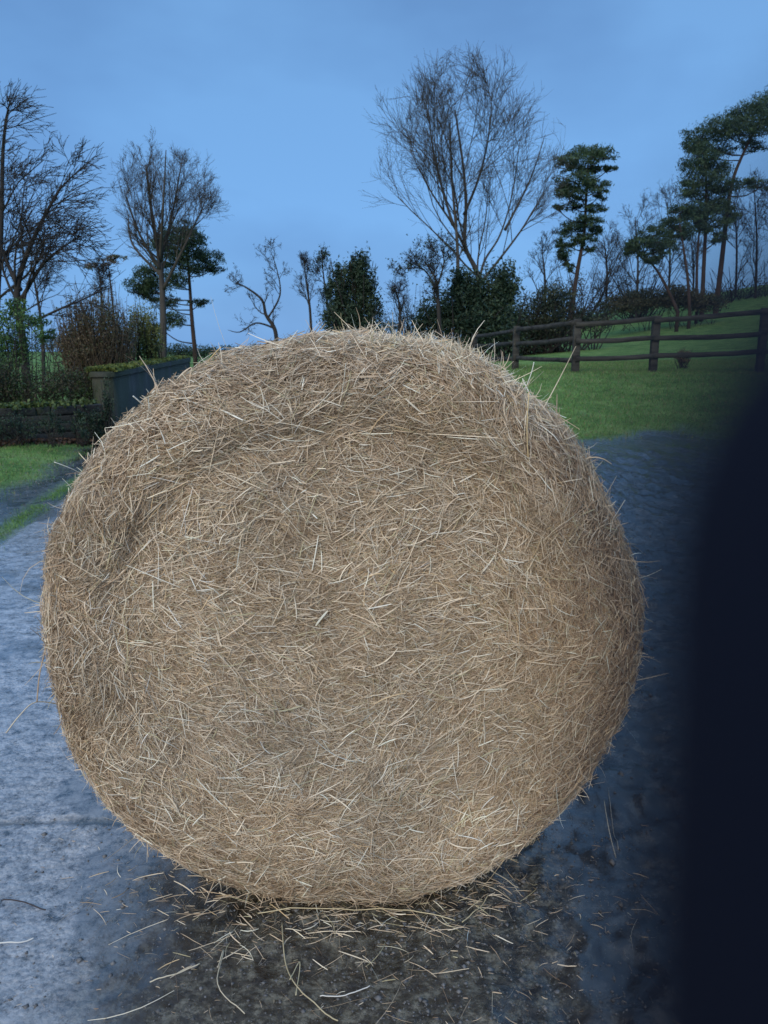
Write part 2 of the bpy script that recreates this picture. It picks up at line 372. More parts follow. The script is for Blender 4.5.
def tube(pts, rad, sides=6, close=True):
    pts = np.asarray(pts, float); n = len(pts); rad = np.broadcast_to(rad, n)
    T_ = nrm(np.gradient(pts, axis=0)); ref = np.array([0, 0, 1.]) if abs(T_[0][2]) < .9 else np.array([1., 0, 0])
    U_ = np.zeros_like(pts); u = ref
    for i in range(n):
        u = u - T_[i] * (u @ T_[i]); u = u / (np.linalg.norm(u) + 1e-9); U_[i] = u
    W_ = np.cross(T_, U_); a = np.arange(sides) * 2 * math.pi / sides
    V = pts[:, None] + (U_[:, None] * np.cos(a)[None, :, None] + W_[:, None] * np.sin(a)[None, :, None]) * rad[:, None, None]
    i = np.arange(n * sides).reshape(n, sides); r = np.roll(i, -1, 1)
    Fq = np.stack([i[:-1], r[:-1], r[1:], i[1:]], -1).reshape(-1, 4)
    if close:
        V = np.vstack([V.reshape(-1, 3), pts[:1], pts[-1:]]); k = n * sides
        c0 = np.stack([r[0], i[0], np.full(sides, k), np.full(sides, k)], -1); c1 = np.stack([i[-1], r[-1], np.full(sides, k + 1), np.full(sides, k + 1)], -1)
        return V, Fq, np.vstack([c0[:, :3], c1[:, :3]])
    return V.reshape(-1, 3), Fq, np.zeros((0, 3), int)
class Buf:
    def __init__(s): s.V = []; s.Q = []; s.T = []; s.n = 0
    def tube(s, pts, rad, sides=5):
        v, q, t = tube(pts, rad, sides); s.V.append(v); s.Q.append(q + s.n); s.T.append(t + s.n); s.n += len(v)
    def build(s, name, mat, parent=None, cols=None):
        V = np.vstack(s.V); gs = [np.vstack(s.Q), np.vstack(s.T)]
        return mesh_obj(name, V, gs, mat, parent, smooth=True, cols=None if cols is None else np.tile(cols, (len(V), 1)))
def smooth_path(p, k=5):
    p = np.asarray(p, float)
    if len(p) < 3: return p
    q = [p[0]]
    for i in range(len(p) - 1):
        a = p[max(i - 1, 0)]; b = p[i]; c = p[i + 1]; d = p[min(i + 2, len(p) - 1)]
        for j in range(1, k + 1):
            t = j / k
            q.append(.5 * ((2 * b) + (-a + c) * t + (2 * a - 5 * b + 4 * c - d) * t * t + (-a + 3 * b - 3 * c + d) * t ** 3))
    return np.array(q)
# the stalks one can point at
for pts, w, col in [
    ([(200, 384, 1.60), (208, 362, 1.58), (221, 347, 1.57)], .0026, (.66, .52, .27)),
    ([(62, 705, 1.58), (36, 702, 1.53), (20, 715, 1.50), (6, 733, 1.49)], .0028, (.62, .55, .42)),
    ([(48, 640, 1.60), (40, 672, 1.55), (37, 702, 1.53)], .0030, (.45, .33, .22)),
    ([(70, 520, 1.60), (46, 560, 1.55), (50, 590, 1.55), (58, 612, 1.56)], .0022, (.55, .47, .33)),
    ([(529, 392, 1.50), (527, 430, 1.49), (529, 470, 1.50)], .0024, (.64, .50, .27)),
    ([(86, 476, 1.60), (70, 468, 1.56), (54, 462, 1.54)], .0018, (.72, .70, .60)),
    ([(150, 412, 1.60), (140, 402, 1.58), (133, 396, 1.57)], .0030, (.70, .70, .62)),
    ([(604, 800, 1.60), (609, 830, 1.52), (616, 858, 1.5)], .0020, (.50, .45, .35)),
    ([(601, 530, 1.56), (612, 520, 1.54), (625, 500, 1.54)], .0018, (.70, .68, .60)),
    ([(524, 392, 1.60), (531, 374, 1.60), (534, 362, 1.60)], .0022, (.68, .70, .60)),
]:
    b = Buf(); q = smooth_path([at(*a) for a in pts]); b.tube(q, w * .5, 5)
    b.build('stalk', M_STRAW, bale, cols=np.array(col))

# ------------------------------------------------------------------ straw on the ground
def gz(x, y): return terrain(x, y)
def litter(n, cx, cy, sx, sy, Lm, W, p=None):
    x = rng.normal(cx, sx, n); y = rng.normal(cy, sy, n)
    ok = (y > .7) & (y < BY0 + .35); x, y = x[ok], y[ok]; n = len(x)
    a = U(n); D = np.stack([np.cos(a), np.sin(a), rng.normal(0, .05, n)], -1)
    Ln = np.clip(rng.lognormal(math.log(Lm), .5, n), .01, .22)
    side = np.stack([-np.sin(a), np.cos(a), np.abs(rng.normal(0, .25, n))], -1)
    V, Fq, m = strands(np.stack([x, y, np.zeros(n)], -1), D, side, Ln, W * rng.uniform(.5, 1.4, n), rng.normal(0, .28, n), 5, .4, rng.uniform(-.6, .6, n))
    zt = gz(V[:, 0], V[:, 1]).reshape(n, m); V[:, 2] += (.35 * zt + .65 * zt.mean(1, keepdims=True)).ravel() + .004
    return V, Fq, np.repeat(haycol(n, p), m, 0)
c0 = gnd(340, 925)
parts = [litter(800, c0[0] + .02, c0[1] + .09, .27, .07, .022, .0013, (.2, .3, .2, .1, .04, .14, .04, .02)), litter(500, c0[0] + .02, c0[1], .32, .16, .007, .0012, dark), litter(300, c0[0], c0[1] + .06, .24, .10, .045, .0018, pale),
         litter(90, c0[0] - .02, c0[1] - .04, .30, .14, .06, .0018, pale), litter(260, 0, 1.6, .9, .4, .014, .0014, dark),
         litter(160, .35, 1.35, .25, .2, .03, .0016)]
v, f, c = join(parts)
o = mesh_obj('scattered_straw', v, f, M_STRAW, cols=c); tag(o, 'short broken hay bits scattered over the wet ground below the bale', 'straw', kind='stuff')
def stalk(pts, w, label, col=(.66, .58, .42)):
    q = smooth_path([gnd(a, b) for a, b in pts], 6)
    q[:, 2] = gz(q[:, 0], q[:, 1]) + .007 + .002 * np.sin(np.arange(len(q)) * .5)
    b = Buf(); b.tube(q, w * .5, 5); o = b.build('straw_stalk', M_STRAW, cols=np.array(col))
    tag(o, label, 'straw', 'long straws dropped on the ground')
stalk([(150, 985), (172, 979), (200, 967)], .0026, 'pale bent straw on dark ground at lower left, near the frame bottom')
stalk([(282, 925), (285, 962), (296, 990), (318, 1010), (338, 1022)], .0026, 'long thick curved straw trailing down below the middle of the bale', (.52, .44, .27))
stalk([(290, 985), (300, 965), (296, 1000)], .0022, 'short looped straw beside the long curved straw below the bale', (.56, .50, .32))
stalk([(258, 915), (330, 912), (400, 911), (455, 923)], .0024, 'long nearly straight straw lying along the foot of the bale', (.62, .53, .33))
stalk([(218, 972), (224, 955), (218, 990), (245, 1018)], .0020, 'sharply kinked thin straw left of the long curved straw')
stalk([(0, 946), (18, 946), (34, 941)], .0032, 'thick pale straw at the far left edge of the wet slab', (.68, .66, .60))
stalk([(320, 1000), (345, 998), (370, 989)], .0024, 'pale forked straw near the bottom edge right of the curved straw', (.70, .68, .62))
stalk([(2, 902), (25, 905), (46, 912)], .0030, 'dark thin twig lying on the wet slab at left', (.05, .035, .03))
stalk([(483, 872), (500, 878), (518, 887)], .0020, 'pale straight straw just right of the foot of the bale')
stalk([(462, 925), (478, 912), (488, 898)], .0022, 'yellowish bent straw under the lower right of the bale', (.60, .50, .30))
stalk([(608, 795), (613, 825), (618, 855)], .0020, 'thin upright-lying straw on the mud right of the bale', (.48, .42, .33))

# ------------------------------------------------------------------ leaves
def leafcloud(C, rad, n, size, cols, flat=1.0, shell=.0, upright=0.0):
    """n leaf faces in an ellipsoid, in uneven clumps"""
    C = np.asarray(C, float); rad = np.asarray(rad, float)
    k = max(5, n // 45)
    d = nrm(rng.normal(0, 1, (k, 3))); cc = d * (rng.uniform(shell, 1, (k, 1)) ** .5)
    w = rng.integers(0, k, n)
    P = cc[w] + rng.normal(0, 1, (n, 3)) * rng.choice([.12, .18, .25], (n, 1)); P = np.where(np.linalg.norm(P, axis=1, keepdims=True) > 1.35, P * .8, P); P = C + P * rad
    a = nrm(rng.normal(0, 1, (n, 3)) + np.array([0, 0, upright])); b = nrm(np.cross(a, rng.normal(0, 1, (n, 3))))
    s = size * rng.uniform(.5, 1.3, (n, 1))
    V = np.stack([P - a * s, P + b * s * .38 * flat, P + a * s, P - b * s * .38 * flat], 1).reshape(-1, 3)
    cl = np.array(cols); kk = rng.integers(0, len(cl), k)
    c = cl[kk][w] * rng.uniform(.7, 1.3, (n, 1))
    return V, np.arange(n * 4).reshape(n, 4), np.repeat(c, 4, 0)
PINE = [(.020, .042, .026), (.035, .065, .035), (.050, .085, .040)]
HOLLY = [(.012, .028, .018), (.022, .045, .026), (.040, .065, .036)]
BROWN = [(.12, .09, .055), (.16, .125, .075), (.09, .10, .05)]
GREEN = [(.04, .09, .03), (.07, .14, .04), (.10, .17, .06)]
YELL = [(.16, .17, .05), (.23, .23, .07), (.11, .14, .05)]

# ------------------------------------------------------------------ bare trees
def grow(b, p, d, L, r, lev, q, inside, tips=None):
    nst = 6 if lev < 2 else 4
    thr = rng.uniform(.62, 1.22)
    if not inside(p, thr): return
    pts = [p.copy()]; ds = []
    step = L / nst; d = d / np.linalg.norm(d)
    for i in range(nst):
        d = d + rng.normal(0, q['wig'], 3) + np.array([q['wind'], 0, q['up'][min(lev, len(q['up']) - 1)]]) / nst
        d = d / np.linalg.norm(d); p = p + d * step
        if i > 0 and not inside(p, thr): break
        pts.append(p.copy()); ds.append(d.copy())
    m = len(pts); rr = np.linspace(r, max(r * .35, q['rmin'] * .5), m)
    b.tube(pts, rr, 5 if lev < 2 else 3)
    if tips is not None and lev >= 2: tips.append(pts[-1])
    if lev >= q['lev']: return
    nc = q['nc'][lev]
    for k in range(nc):
        t = rng.uniform(.12, 1) * (m - 1); i = min(int(t), m - 2); fr = t - i
        pp = pts[i] * (1 - fr) + pts[i + 1] * fr; dd = ds[i]
        ax = nrm(rng.normal(0, 1, 3)); ax = ax - dd * (ax @ dd); ax = nrm(ax)
        an = R(rng.uniform(*q['ang'])); nd = dd * math.cos(an) + ax * math.sin(an)
        grow(b, pp, nd, L * rng.uniform(*q.get('ratio', (.4, .75))) * (1 - .35 * t / (m - 1)), max(rr[i] * .5, q['rmin']), lev + 1, q, inside, tips)
Q0 = dict(wig=.13, wind=0, up=(.35, .3, .15, .05), lev=3, nc=(7, 5, 3), ang=(25, 58), rmin=.006)
def bare_tree(name, Yd, stems, r0, env, label, group=None, q=None, mat=None, nlimb=14, limbL=.45, cat='tree', depth=.35, leaves=None, first=.25):
    """stems: list of [(px,py,depth)...] ; env: (cx,cy,rx,ry) in pixels"""
    q = dict(Q0, **(q or {})); mpp = Yd / F
    q['rmin'] = max(q['rmin'], mpp * .105); r0 = r0 * .70
    bx = at(stems[0][0][0], stems[0][0][1], Yd)
    root = empty(name, (bx[0], bx[1], min(bx[2], float(terrain(bx[0], bx[1])))))
    tag(root, label, cat, group)
    ec = at(env[0], env[1], Yd); erx, erz = env[2] * mpp, env[3] * mpp
    inside = lambda p, thr=1.0: ((p[0] - ec[0]) / erx) ** 2 + ((p[2] - ec[2]) / erz) ** 2 + ((p[1] - Yd) / (erx * .62)) ** 2 < thr
    tb, bb = Buf(), Buf(); tips = []
    for si, st in enumerate(stems):
        pts = smooth_path([at(a[0], a[1], Yd + (a[2] if len(a) > 2 else 0)) for a in st], 5)
        if si == 0:
            g0 = pts[0].copy(); g0[2] = terrain(g0[0], g0[1]) - .1
            if g0[2] < pts[0][2] - .05: pts = np.vstack([g0, pts])
        rs = r0 * (1 if si == 0 else .45)
        rr = rs * np.linspace(1, .22, len(pts)); rr[0] *= 1.25
        if si == 0: tb.tube(pts, rr, 8)
        else: bb.tube(pts, rr, 6)
        L = np.linalg.norm(np.diff(pts, axis=0), axis=1).sum()
        for k in range(nlimb):
            t = rng.uniform(first, 1) if k > 1 else .98
            i = min(int(t * (len(pts) - 1)), len(pts) - 2); dd = nrm(pts[i + 1] - pts[i])
            ax = rng.normal(0, 1, 3) * np.array([1, .8, .4]); ax = nrm(ax - dd * (ax @ dd))
            an = R(rng.uniform(*q['ang'])); nd = dd * math.cos(an) + ax * math.sin(an)
            grow(bb, pts[i] + 0, nd, max(erz, erx) * 2 * limbL * rng.uniform(.6, 1.1) * (1.15 - .6 * t), max(rr[i] * .42, q['rmin'] * 1.4), 0, q, inside, tips)
    mt = mat or M_BARK
    tb.build('trunk', mt, root); bb.build('crown', mt, root)
    if leaves:
        n, size, colr = leaves; P = np.array(tips); P = P[rng.integers(0, len(P), n)] + rng.normal(0, .12, (n, 3))
        a = nrm(rng.normal(0, 1, (n, 3))); b_ = nrm(np.cross(a, rng.normal(0, 1, (n, 3)))); s = size * rng.uniform(.5, 1.3, (n, 1))
        V = np.stack([P - a * s, P + b_ * s * .5, P + a * s, P - b_ * s * .5], 1).reshape(-1, 3)
        c = np.repeat(np.array(colr)[rng.integers(0, len(colr), n)], 4, 0)
        mesh_obj('foliage', V, np.arange(n * 4).reshape(n, 4), M_LEAF, root, cols=c)
    return root
WS = dict(wind=.55, up=(.25, .05, 0, -.05), nc=(6, 4, 3), ang=(20, 60), wig=.085, ratio=(.45, .85))
bare_tree('bare_tree', 15, [[(28, 400), (24, 350), (17, 300), (22, 268), (40, 225), (62, 185)], [(20, 290, 0), (4, 255, .3), (-14, 200, .5), (-20, 150, .6)],
          [(21, 300, 0), (45, 262, -.3), (80, 236, -.5)]], .14, (20, 228, 100, 125),
          'dark windswept bare tree leaning right behind the low stone wall', q=WS, nlimb=11, limbL=.40)
bare_tree('bare_tree', 17, [[(-6, 395), (-3, 300), (1, 230), (3, 150), (8, 110)]], .13, (12, 218, 92, 125), 'bare windswept tree with straight dark trunk at the left edge', q=WS, nlimb=12, limbL=.40)
bare_tree('bare_tree', 24, [[(44, 385), (42, 330), (36, 290), (30, 260)]], .10, (52, 275, 50, 60), 'thin bare tree between the big windswept tree and the brown hedge', q=dict(wind=.2), nlimb=12, limbL=.45)
bare_tree('ash_tree', 40, [[(163, 362), (163, 310), (160, 262), (152, 215), (146, 165)], [(160, 262, 0), (172, 215, .5), (182, 160, 1)], [(161, 270, 0), (140, 235, -1), (124, 190, -1)], [(163, 290, 0), (185, 245, -1), (204, 205, -.5)], [(160, 262, 0), (163, 210, -1.5), (166, 150, -2)], [(161, 275, 0), (133, 245, 1), (128, 215, 1.5)]],
          .30, (167, 195, 58, 78), 'tall pale bare tree with rounded crown beside the left pine', q=dict(up=(.4, .3, .15, .1), ang=(18, 44), nc=(6, 5, 4), wig=.08, ratio=(.45, .85)), mat=M_BARKP, nlimb=14, limbL=.36, first=.35)
bare_tree('bare_tree', 30, [[(277, 352), (275, 330), (266, 315), (262, 300), (247, 288), (236, 283)], [(268, 318, 0), (280, 295, .2), (277, 270, .3), (270, 250, .2)], [(274, 328, 0), (256, 323, -.3), (240, 332, -.4), (228, 330, -.5)]],
          .13, (264, 288, 44, 56), 'small crooked bare tree with sinuous forked trunk standing alone against the sky', q=dict(wig=.2, up=(.4, .3, .2, .1), nc=(5, 4, 3)), nlimb=8, limbL=.30)
for i, (px, top, lab) in enumerate([(304, 262, 'slim bare tree immediately left of the dark evergreen, leftmost of two'), (322, 258, 'slim bare tree touching the left side of the dark evergreen')]):
    bare_tree('bare_tree', 36 + i, [[(px + 8, 352), (px + 6, 310), (px + 2, 280), (px, top)]], .11, (px + 3, 300, 20, 48), lab, q=dict(up=(.5, .3, .15, .1), ang=(18, 42)), nlimb=12, limbL=.32, leaves=(900, .05, HOLLY) if i else None)
bare_tree('tall_bare_tree', 34, [[(478, 330), (479, 290), (476, 270), (465, 245), (466, 205), (463, 165), (455, 110)], [(478, 290, 0), (484, 262, .5), (500, 235, 1), (512, 195, 1.4), (520, 140, 1.5)],
          [(466, 250, 0), (453, 225, -.8), (430, 190, -1.5), (410, 150, -2)], [(464, 215, 0), (478, 180, -.6), (488, 140, -1), (492, 95, -1)], [(479, 285, 0), (520, 232, -.8), (545, 190, -1.4)], [(505, 230, 1), (530, 180, 1.6), (545, 135, 2)], [(453, 225, -.8), (436, 165, -.3), (428, 110, 0)]],
          .20, (464, 180, 103, 112), 'tallest bare tree with wide fan of fine twigs, behind the bale top', q=dict(up=(.35, .25, .12, .05), ang=(15, 42), nc=(7, 5, 4), wig=.075, ratio=(.42, .85)), nlimb=9, limbL=.52, mat=M_BARKP)
bare_tree('bare_tree', 33, [[(458, 335), (458, 290), (457, 240), (452, 180), (450, 120)]], .15, (440, 185, 80, 105), 'straight bare stem close left of the tallest bare tree', q=dict(up=(.4, .25, .1, .05), ang=(22, 50), nc=(6, 5, 4)), nlimb=13, limbL=.36, mat=M_BARKP)
bare_tree('bare_tree', 29, [[(440, 335), (438, 300), (436, 280), (425, 262)], [(437, 290, 0), (424, 270, .3), (405, 268, .3)], [(438, 284, 0), (444, 262, -.3), (440, 245, -.3)]], .13, (428, 270, 44, 42), 'small gnarled dark bare tree in front of the tallest bare tree', q=dict(wig=.2), nlimb=10, limbL=.35, leaves=(700, .05, HOLLY))
bare_tree('bare_tree', 60, [[(578, 335), (600, 300), (612, 270)]] , .2, (600, 272, 60, 52), 'pale thicket tree low behind the leaning pine', q=dict(up=(.8, .6, .4, .2)), nlimb=12, limbL=.42)
for px, py0, top, rx, Yd, lab in [(543, 330, 238, 32, 42, 'bare scrubby tree between the dark evergreens and the leaning pine'), (398, 345, 282, 24, 40, 'low bare tree just right of the dark rounded evergreen'),
        (636, 318, 205, 38, 55, 'wide bare tree right of the leaning pine'), (668, 315, 190, 34, 62, 'bare tree behind the lower pine boughs at right'), (605, 325, 228, 28, 58, 'bare tree directly right of the leaning pine trunk'),
        (735, 310, 190, 26, 60, 'slender bare tree right of the tall leaning pine at the far right'), (755, 310, 175, 24, 57, 'bare tree at the right edge below the highest pine bough'), (772, 310, 185, 26, 60, 'bare tree half cut off by the right edge of the view'),
        (692, 312, 230, 24, 66, 'short bare tree among the right pine trunks'), (100, 350, 262, 22, 42, 'spindly bare conifer behind the brown hedge')]:
    bare_tree('bare_tree', Yd, [[(px, py0), (px + 2, (py0 + top) / 2), (px - 1, top + 12)]], .16, (px, (top + py0) / 2 - 8, rx, (py0 - top) / 2 + 4), lab, q=dict(up=(.5, .3, .15, .1), ang=(20, 52), nc=(6, 5, 4)), nlimb=14, limbL=.40)

# ------------------------------------------------------------------ pines
def pine(Yd, stem, r0, pads, label, n=260, cols=PINE, group='pines', size=.16):
    bx = at(stem[0][0], stem[0][1], Yd); mpp = Yd / F
    root = empty('pine_tree', (bx[0], bx[1], min(bx[2], float(terrain(bx[0], bx[1]))))); tag(root, label, 'tree', group)
    tb, lb = Buf(), Buf()
    pts = smooth_path([at(a[0], a[1], Yd + (a[2] if len(a) > 2 else 0)) for a in stem], 6)
    g0 = pts[0].copy(); g0[2] = terrain(g0[0], g0[1]) - .1
    if g0[2] < pts[0][2] - .05: pts = np.vstack([g0, pts])
    rr = r0 * .62 * np.linspace(1, .3, len(pts)); tb.tube(pts, rr, 8)
    parts = []
    for (px, py, rx, ry) in pads:
        rx, ry = rx * 1.15, ry * 1.05
        dz = rng.uniform(-1, 1) * rx * mpp * .8
        c = at(px, py, Yd + dz)
        # limb from the trunk a little below the pad
        j = np.argmin(np.abs(pts[:, 2] - (c[2] - .25 * abs(c[0] - pts[:, 0].mean()) - .3))); s = pts[j]
        mid = (s + c) / 2 + np.array([0, 0, -.12 * np.linalg.norm(c - s)])
        lb.tube(smooth_path([s, mid, c], 4), np.linspace(max(rr[j] * .4, .035), .02, 9), 5)
        for _ in range(5):
            e = c + rng.uniform(-1, 1, 3) * np.array([rx * mpp * .9, rx * mpp * .7, ry * mpp * .7]); lb.tube([mid * .4 + c * .6, (c + e) / 2 - np.array([0, 0, .05]), e], [.03, .025, .015], 3)
        parts.append(leafcloud(c, (rx * mpp, rx * mpp * .9, ry * mpp), int(2.6 * n * rx * ry / 90) + 140, size * .72, cols, .5, .1, .5))
    tb.build('trunk', M_BARKR, root); lb.build('limbs', M_BARK, root)
    v, f, c = join(parts); mesh_obj('foliage', v, f, M_LEAF, root, cols=c)
pine(45, [(195, 352), (192, 320), (190, 290), (187, 250), (183, 230)], .22,
     [(182, 230, 13, 8), (172, 240, 16, 10), (195, 238, 12, 9), (160, 246, 12, 8), (185, 252, 20, 9), (208, 258, 13, 7), (214, 268, 9, 5), (170, 262, 16, 9), (195, 268, 15, 6), (150, 272, 13, 8), (143, 283, 14, 8),
      (155, 290, 15, 9), (140, 293, 10, 5), (175, 280, 12, 8), (165, 302, 12, 7), (172, 318, 10, 8), (200, 302, 9, 4), (160, 328, 9, 5)], 'broad dark pine left of centre, behind the pale bare tree', n=300)
pine(42, [(572, 335), (572, 310), (578, 268), (584, 235), (586, 200), (588, 165)], .24,
     [(590, 152, 17, 6), (600, 157, 13, 6), (575, 158, 14, 6), (568, 167, 10, 5), (590, 170, 14, 5), (609, 169, 7, 3), (575, 180, 17, 6), (563, 190, 8, 6), (596, 186, 12, 5), (580, 194, 18, 6), (600, 195, 8, 4), (572, 206, 10, 4),
      (593, 208, 11, 4), (556, 208, 5, 3), (584, 220, 13, 6), (573, 228, 13, 7), (594, 230, 8, 6), (566, 242, 11, 7), (585, 240, 9, 5), (562, 255, 9, 6), (568, 267, 5, 4), (591, 248, 5, 3)], 'lone leaning pine with bare lower trunk behind the wooden fence', n=300)
pine(50, [(716, 312), (722, 260), (727, 215), (733, 180), (745, 150), (765, 110)], .30,
     [(765, 108, 22, 9), (745, 118, 20, 9), (780, 100, 20, 10), (722, 128, 17, 9), (700, 135, 14, 8), (735, 133, 20, 8), (760, 125, 18, 9), (790, 118, 20, 10), (695, 145, 10, 6), (718, 148, 16, 6), (755, 145, 14, 5), (765, 184, 16, 3), (748, 182, 12, 3)],
     'tallest pine at the right edge with crown leaning right', n=330)
pine(48, [(702, 312), (704, 265), (706, 220), (706, 175), (703, 150)], .24,
     [(697, 148, 12, 7), (708, 158, 16, 8), (695, 165, 12, 7), (716, 170, 14, 9), (702, 180, 16, 8), (725, 185, 12, 9), (690, 190, 12, 8), (710, 197, 18, 9), (700, 210, 18, 8), (722, 208, 12, 8), (688, 215, 12, 6), (712, 224, 14, 7), (730, 218, 8, 6), (718, 238, 8, 5)],
     'dense dark pine at right with twin straight stems below', n=360)
pine(47, [(697, 312), (697, 270), (699, 235), (700, 210)], .17, [(694, 222, 10, 6), (702, 228, 9, 5)], 'thin pine stem just left of the dense dark pine')
pine(44, [(690, 312), (688, 280), (684, 250), (680, 225)], .17, [(680, 210, 11, 6), (672, 225, 12, 7), (684, 232, 12, 7), (668, 240, 10, 6)], 'shorter pine left of the dense dark pine, crown reaching left', n=300)
pine(43, [(678, 312), (668, 290), (658, 272), (650, 262), (643, 255)], .17, [(655, 232, 12, 7), (645, 242, 14, 7), (636, 252, 11, 5), (662, 248, 12, 6), (652, 258, 12, 5), (632, 246, 8, 4)], 'low bent pine bough tree leaning left over the gorse mound', n=300)
pine(44, [(113, 352), (113, 310), (110, 280), (108, 262)], .13, [(103, 262, 14, 4), (114, 258, 10, 3), (95, 266, 8, 3)], 'thin sparse pine behind the brown hedge at left', n=70, cols=BROWN)

# ------------------------------------------------------------------ shrubs and hedges
def shrub(name, Yd, lobes, n, size, cols, label, cat='bush', group=None, twigs=40, zbase=None, trs=.02, shell=.0, twl=1.2, sm=None):
    mpp = Yd / F; c0 = at(lobes[0][0], lobes[0][1] + lobes[0][3], Yd)
    zb = float(terrain(c0[0], c0[1])) if zbase is None else zbase
    root = empty(name, (c0[0], c0[1], zb)); tag(root, label, cat, group)
    tb = Buf(); parts = []; tot = sum(l[2] * l[3] for l in lobes)
    for (px, py, rx, ry) in lobes:
        c = at(px, py, Yd + rng.uniform(-.3, .3) * rx * mpp)
        parts.append(leafcloud(c, (rx * mpp, rx * mpp * .8, ry * mpp), int(2.4 * n * rx * ry / tot), size * .62, cols, 1, shell, .3))
        for _ in range(max(3, int(twigs * rx * ry / tot))):
            s = np.array([c[0] + rng.uniform(-.5, .5) * rx * mpp, c[1] + rng.uniform(-.4, .4) * rx * mpp, zb])
            e = c + rng.uniform(-1, 1, 3) * np.array([rx, rx * .8, ry]) * mpp * .95 * twl; e[2] = c[2] + rng.uniform(-.2, 1.0) * ry * mpp * twl
            m = (s + e) / 2 + rng.normal(0, .06, 3) * ry * mpp
            tb.tube(smooth_path([s, m, e], 3), np.linspace(trs, max(.004, trs * .3), 7), 3)
    tb.build('stems', sm or M_BARK, root)
    v, f, c = join(parts); v[:, 2] = np.maximum(v[:, 2], terrain(v[:, 0], v[:, 1]) + .02); mesh_obj('foliage', v, f, M_LEAF, root, cols=c)
shrub('evergreen_tree', 35, [(352, 300, 19, 36), (362, 275, 13, 26), (338, 305, 13, 32), (350, 325, 28, 20), (370, 310, 12, 30), (341, 278, 8, 14), (352, 262, 6, 12), (331, 288, 7, 10)], 7000, .13, HOLLY, 'rounded dark evergreen tree above the bale top, left of centre', 'tree', trs=.05)
shrub('evergreen_tree', 31, [(470, 305, 30, 28), (445, 315, 26, 22), (495, 300, 22, 32), (488, 325, 36, 26), (505, 285, 13, 22), (460, 285, 14, 16), (430, 325, 16, 14)], 11000, .12, HOLLY, 'wide dark evergreen thicket under the tallest bare tree', 'tree', trs=.05)
shrub('hedge', 36, [(535, 322, 30, 26), (560, 325, 24, 20), (520, 335, 26, 24), (555, 300, 18, 16), (590, 322, 22, 12)], 6500, .12, [(.03, .045, .03), (.05, .06, .035), (.02, .035, .025)], 'dark hedge behind the fence, left of the leaning pine', 'hedge', trs=.04, twl=1.5, twigs=140)
shrub('gorse_bush', 46, [(650, 300, 30, 10), (625, 306, 26, 8), (680, 298, 22, 12), (705, 304, 20, 8)], 6000, .13, [(.05, .045, .025), (.07, .07, .035), (.035, .045, .025)], 'long low brown gorse mound at the top of the field', 'bush')
shrub('scrub', 58, [(600, 305, 20, 18), (640, 295, 26, 22), (575, 300, 20, 24), (715, 298, 30, 16), (750, 298, 26, 18), (780, 298, 26, 18)], 3500, .14, [(.035, .04, .035), (.05, .05, .04)], 'distant scrub belt behind the gorse mound', 'bush', trs=.05, twl=1.8, twigs=200)
shrub('scrub', 44, [(390, 325, 22, 14), (415, 318, 16, 16)], 700, .10, [(.035, .045, .03)], 'thin scrub between the rounded evergreen and the evergreen thicket', 'bush', trs=.03, twl=2.0, twigs=120)
shrub('brown_hedge', 19, [(75, 335, 17, 32), (98, 330, 22, 38), (118, 338, 16, 32), (88, 352, 34, 18)], 5200, .055, BROWN, 'tall brown leafless hedge behind the concrete wall', 'hedge', trs=.014, twl=1.25, twigs=420, sm=noise_mat('brown_twigs', [(.3, (.06, .045, .03)), (.7, (.13, .10, .07))], 5, .9, 0))
shrub('conifer_shrub', 20, [(145, 335, 12, 30), (154, 342, 9, 26), (135, 340, 10, 26)], 4200, .05, YELL, 'upright yellow green shrub at the right end of the brown hedge', 'bush', trs=.02)
shrub('leafy_bush', 13, [(8, 340, 22, 26), (34, 325, 18, 12), (15, 315, 16, 16), (48, 335, 14, 8), (-10, 360, 30, 24)], 2400, .05, GREEN, 'light green leafy bush under the windswept tree', 'bush', trs=.012)
shrub('bramble_thicket', 12, [(20, 388, 34, 22), (62, 385, 30, 20), (-15, 380, 30, 26), (90, 392, 16, 16)], 7000, .035, [(.03, .055, .025), (.05, .085, .03), (.055, .05, .03)], 'dark tangled brambles growing above the low stone wall', 'bush', trs=.007, twigs=200)
shrub('ivy_curtain', 9.75, [(15, 428, 26, 14), (52, 424, 16, 12), (-20, 428, 20, 16), (80, 430, 10, 12)], 1500, .026, HOLLY, 'patchy ivy hanging down the face of the low stone wall', 'plant', trs=.004, twigs=90)
shrub('ivy_clump', 10.4, [(98, 425, 14, 16), (82, 420, 9, 10), (108, 405, 6, 22)], 1500, .03, HOLLY, 'dark ivy clump against the end of the concrete wall', 'plant', trs=.006)
shrub('hedge', 70, [(175, 352, 26, 7), (205, 352, 22, 6), (232, 351, 18, 5), (255, 350, 16, 6), (290, 349, 30, 7), (330, 349, 30, 7)], 5000, .16, HOLLY, 'far low dark hedge along the skyline at the end of the track', 'hedge', trs=.04)
shrub('hedge', 75, [(20, 345, 50, 10), (80, 345, 50, 10), (-50, 340, 50, 14)], 4000, .16, HOLLY, 'far dark hedge behind the windswept trees', 'hedge', trs=.04)
shrub('rush_clump', 19, [(685, 356, 7, 6), (681, 359, 6, 4)], 700, .04, BROWN, 'small dark brown tuft in the field just beyond the fence', 'plant', trs=.006)
# distant ground belt so the far field ends in hedges, not in a bare line
for k, (px, lab) in enumerate([(430, 'far hedge behind the evergreen thicket'), (860, 'far hedge on the hill beyond the right pines')]):
    shrub('hedge', 95, [(px - 60, 338, 60, 12), (px, 338, 60, 12), (px + 60, 338, 60, 12)], 4000, .2, HOLLY, lab, 'hedge', trs=.05)

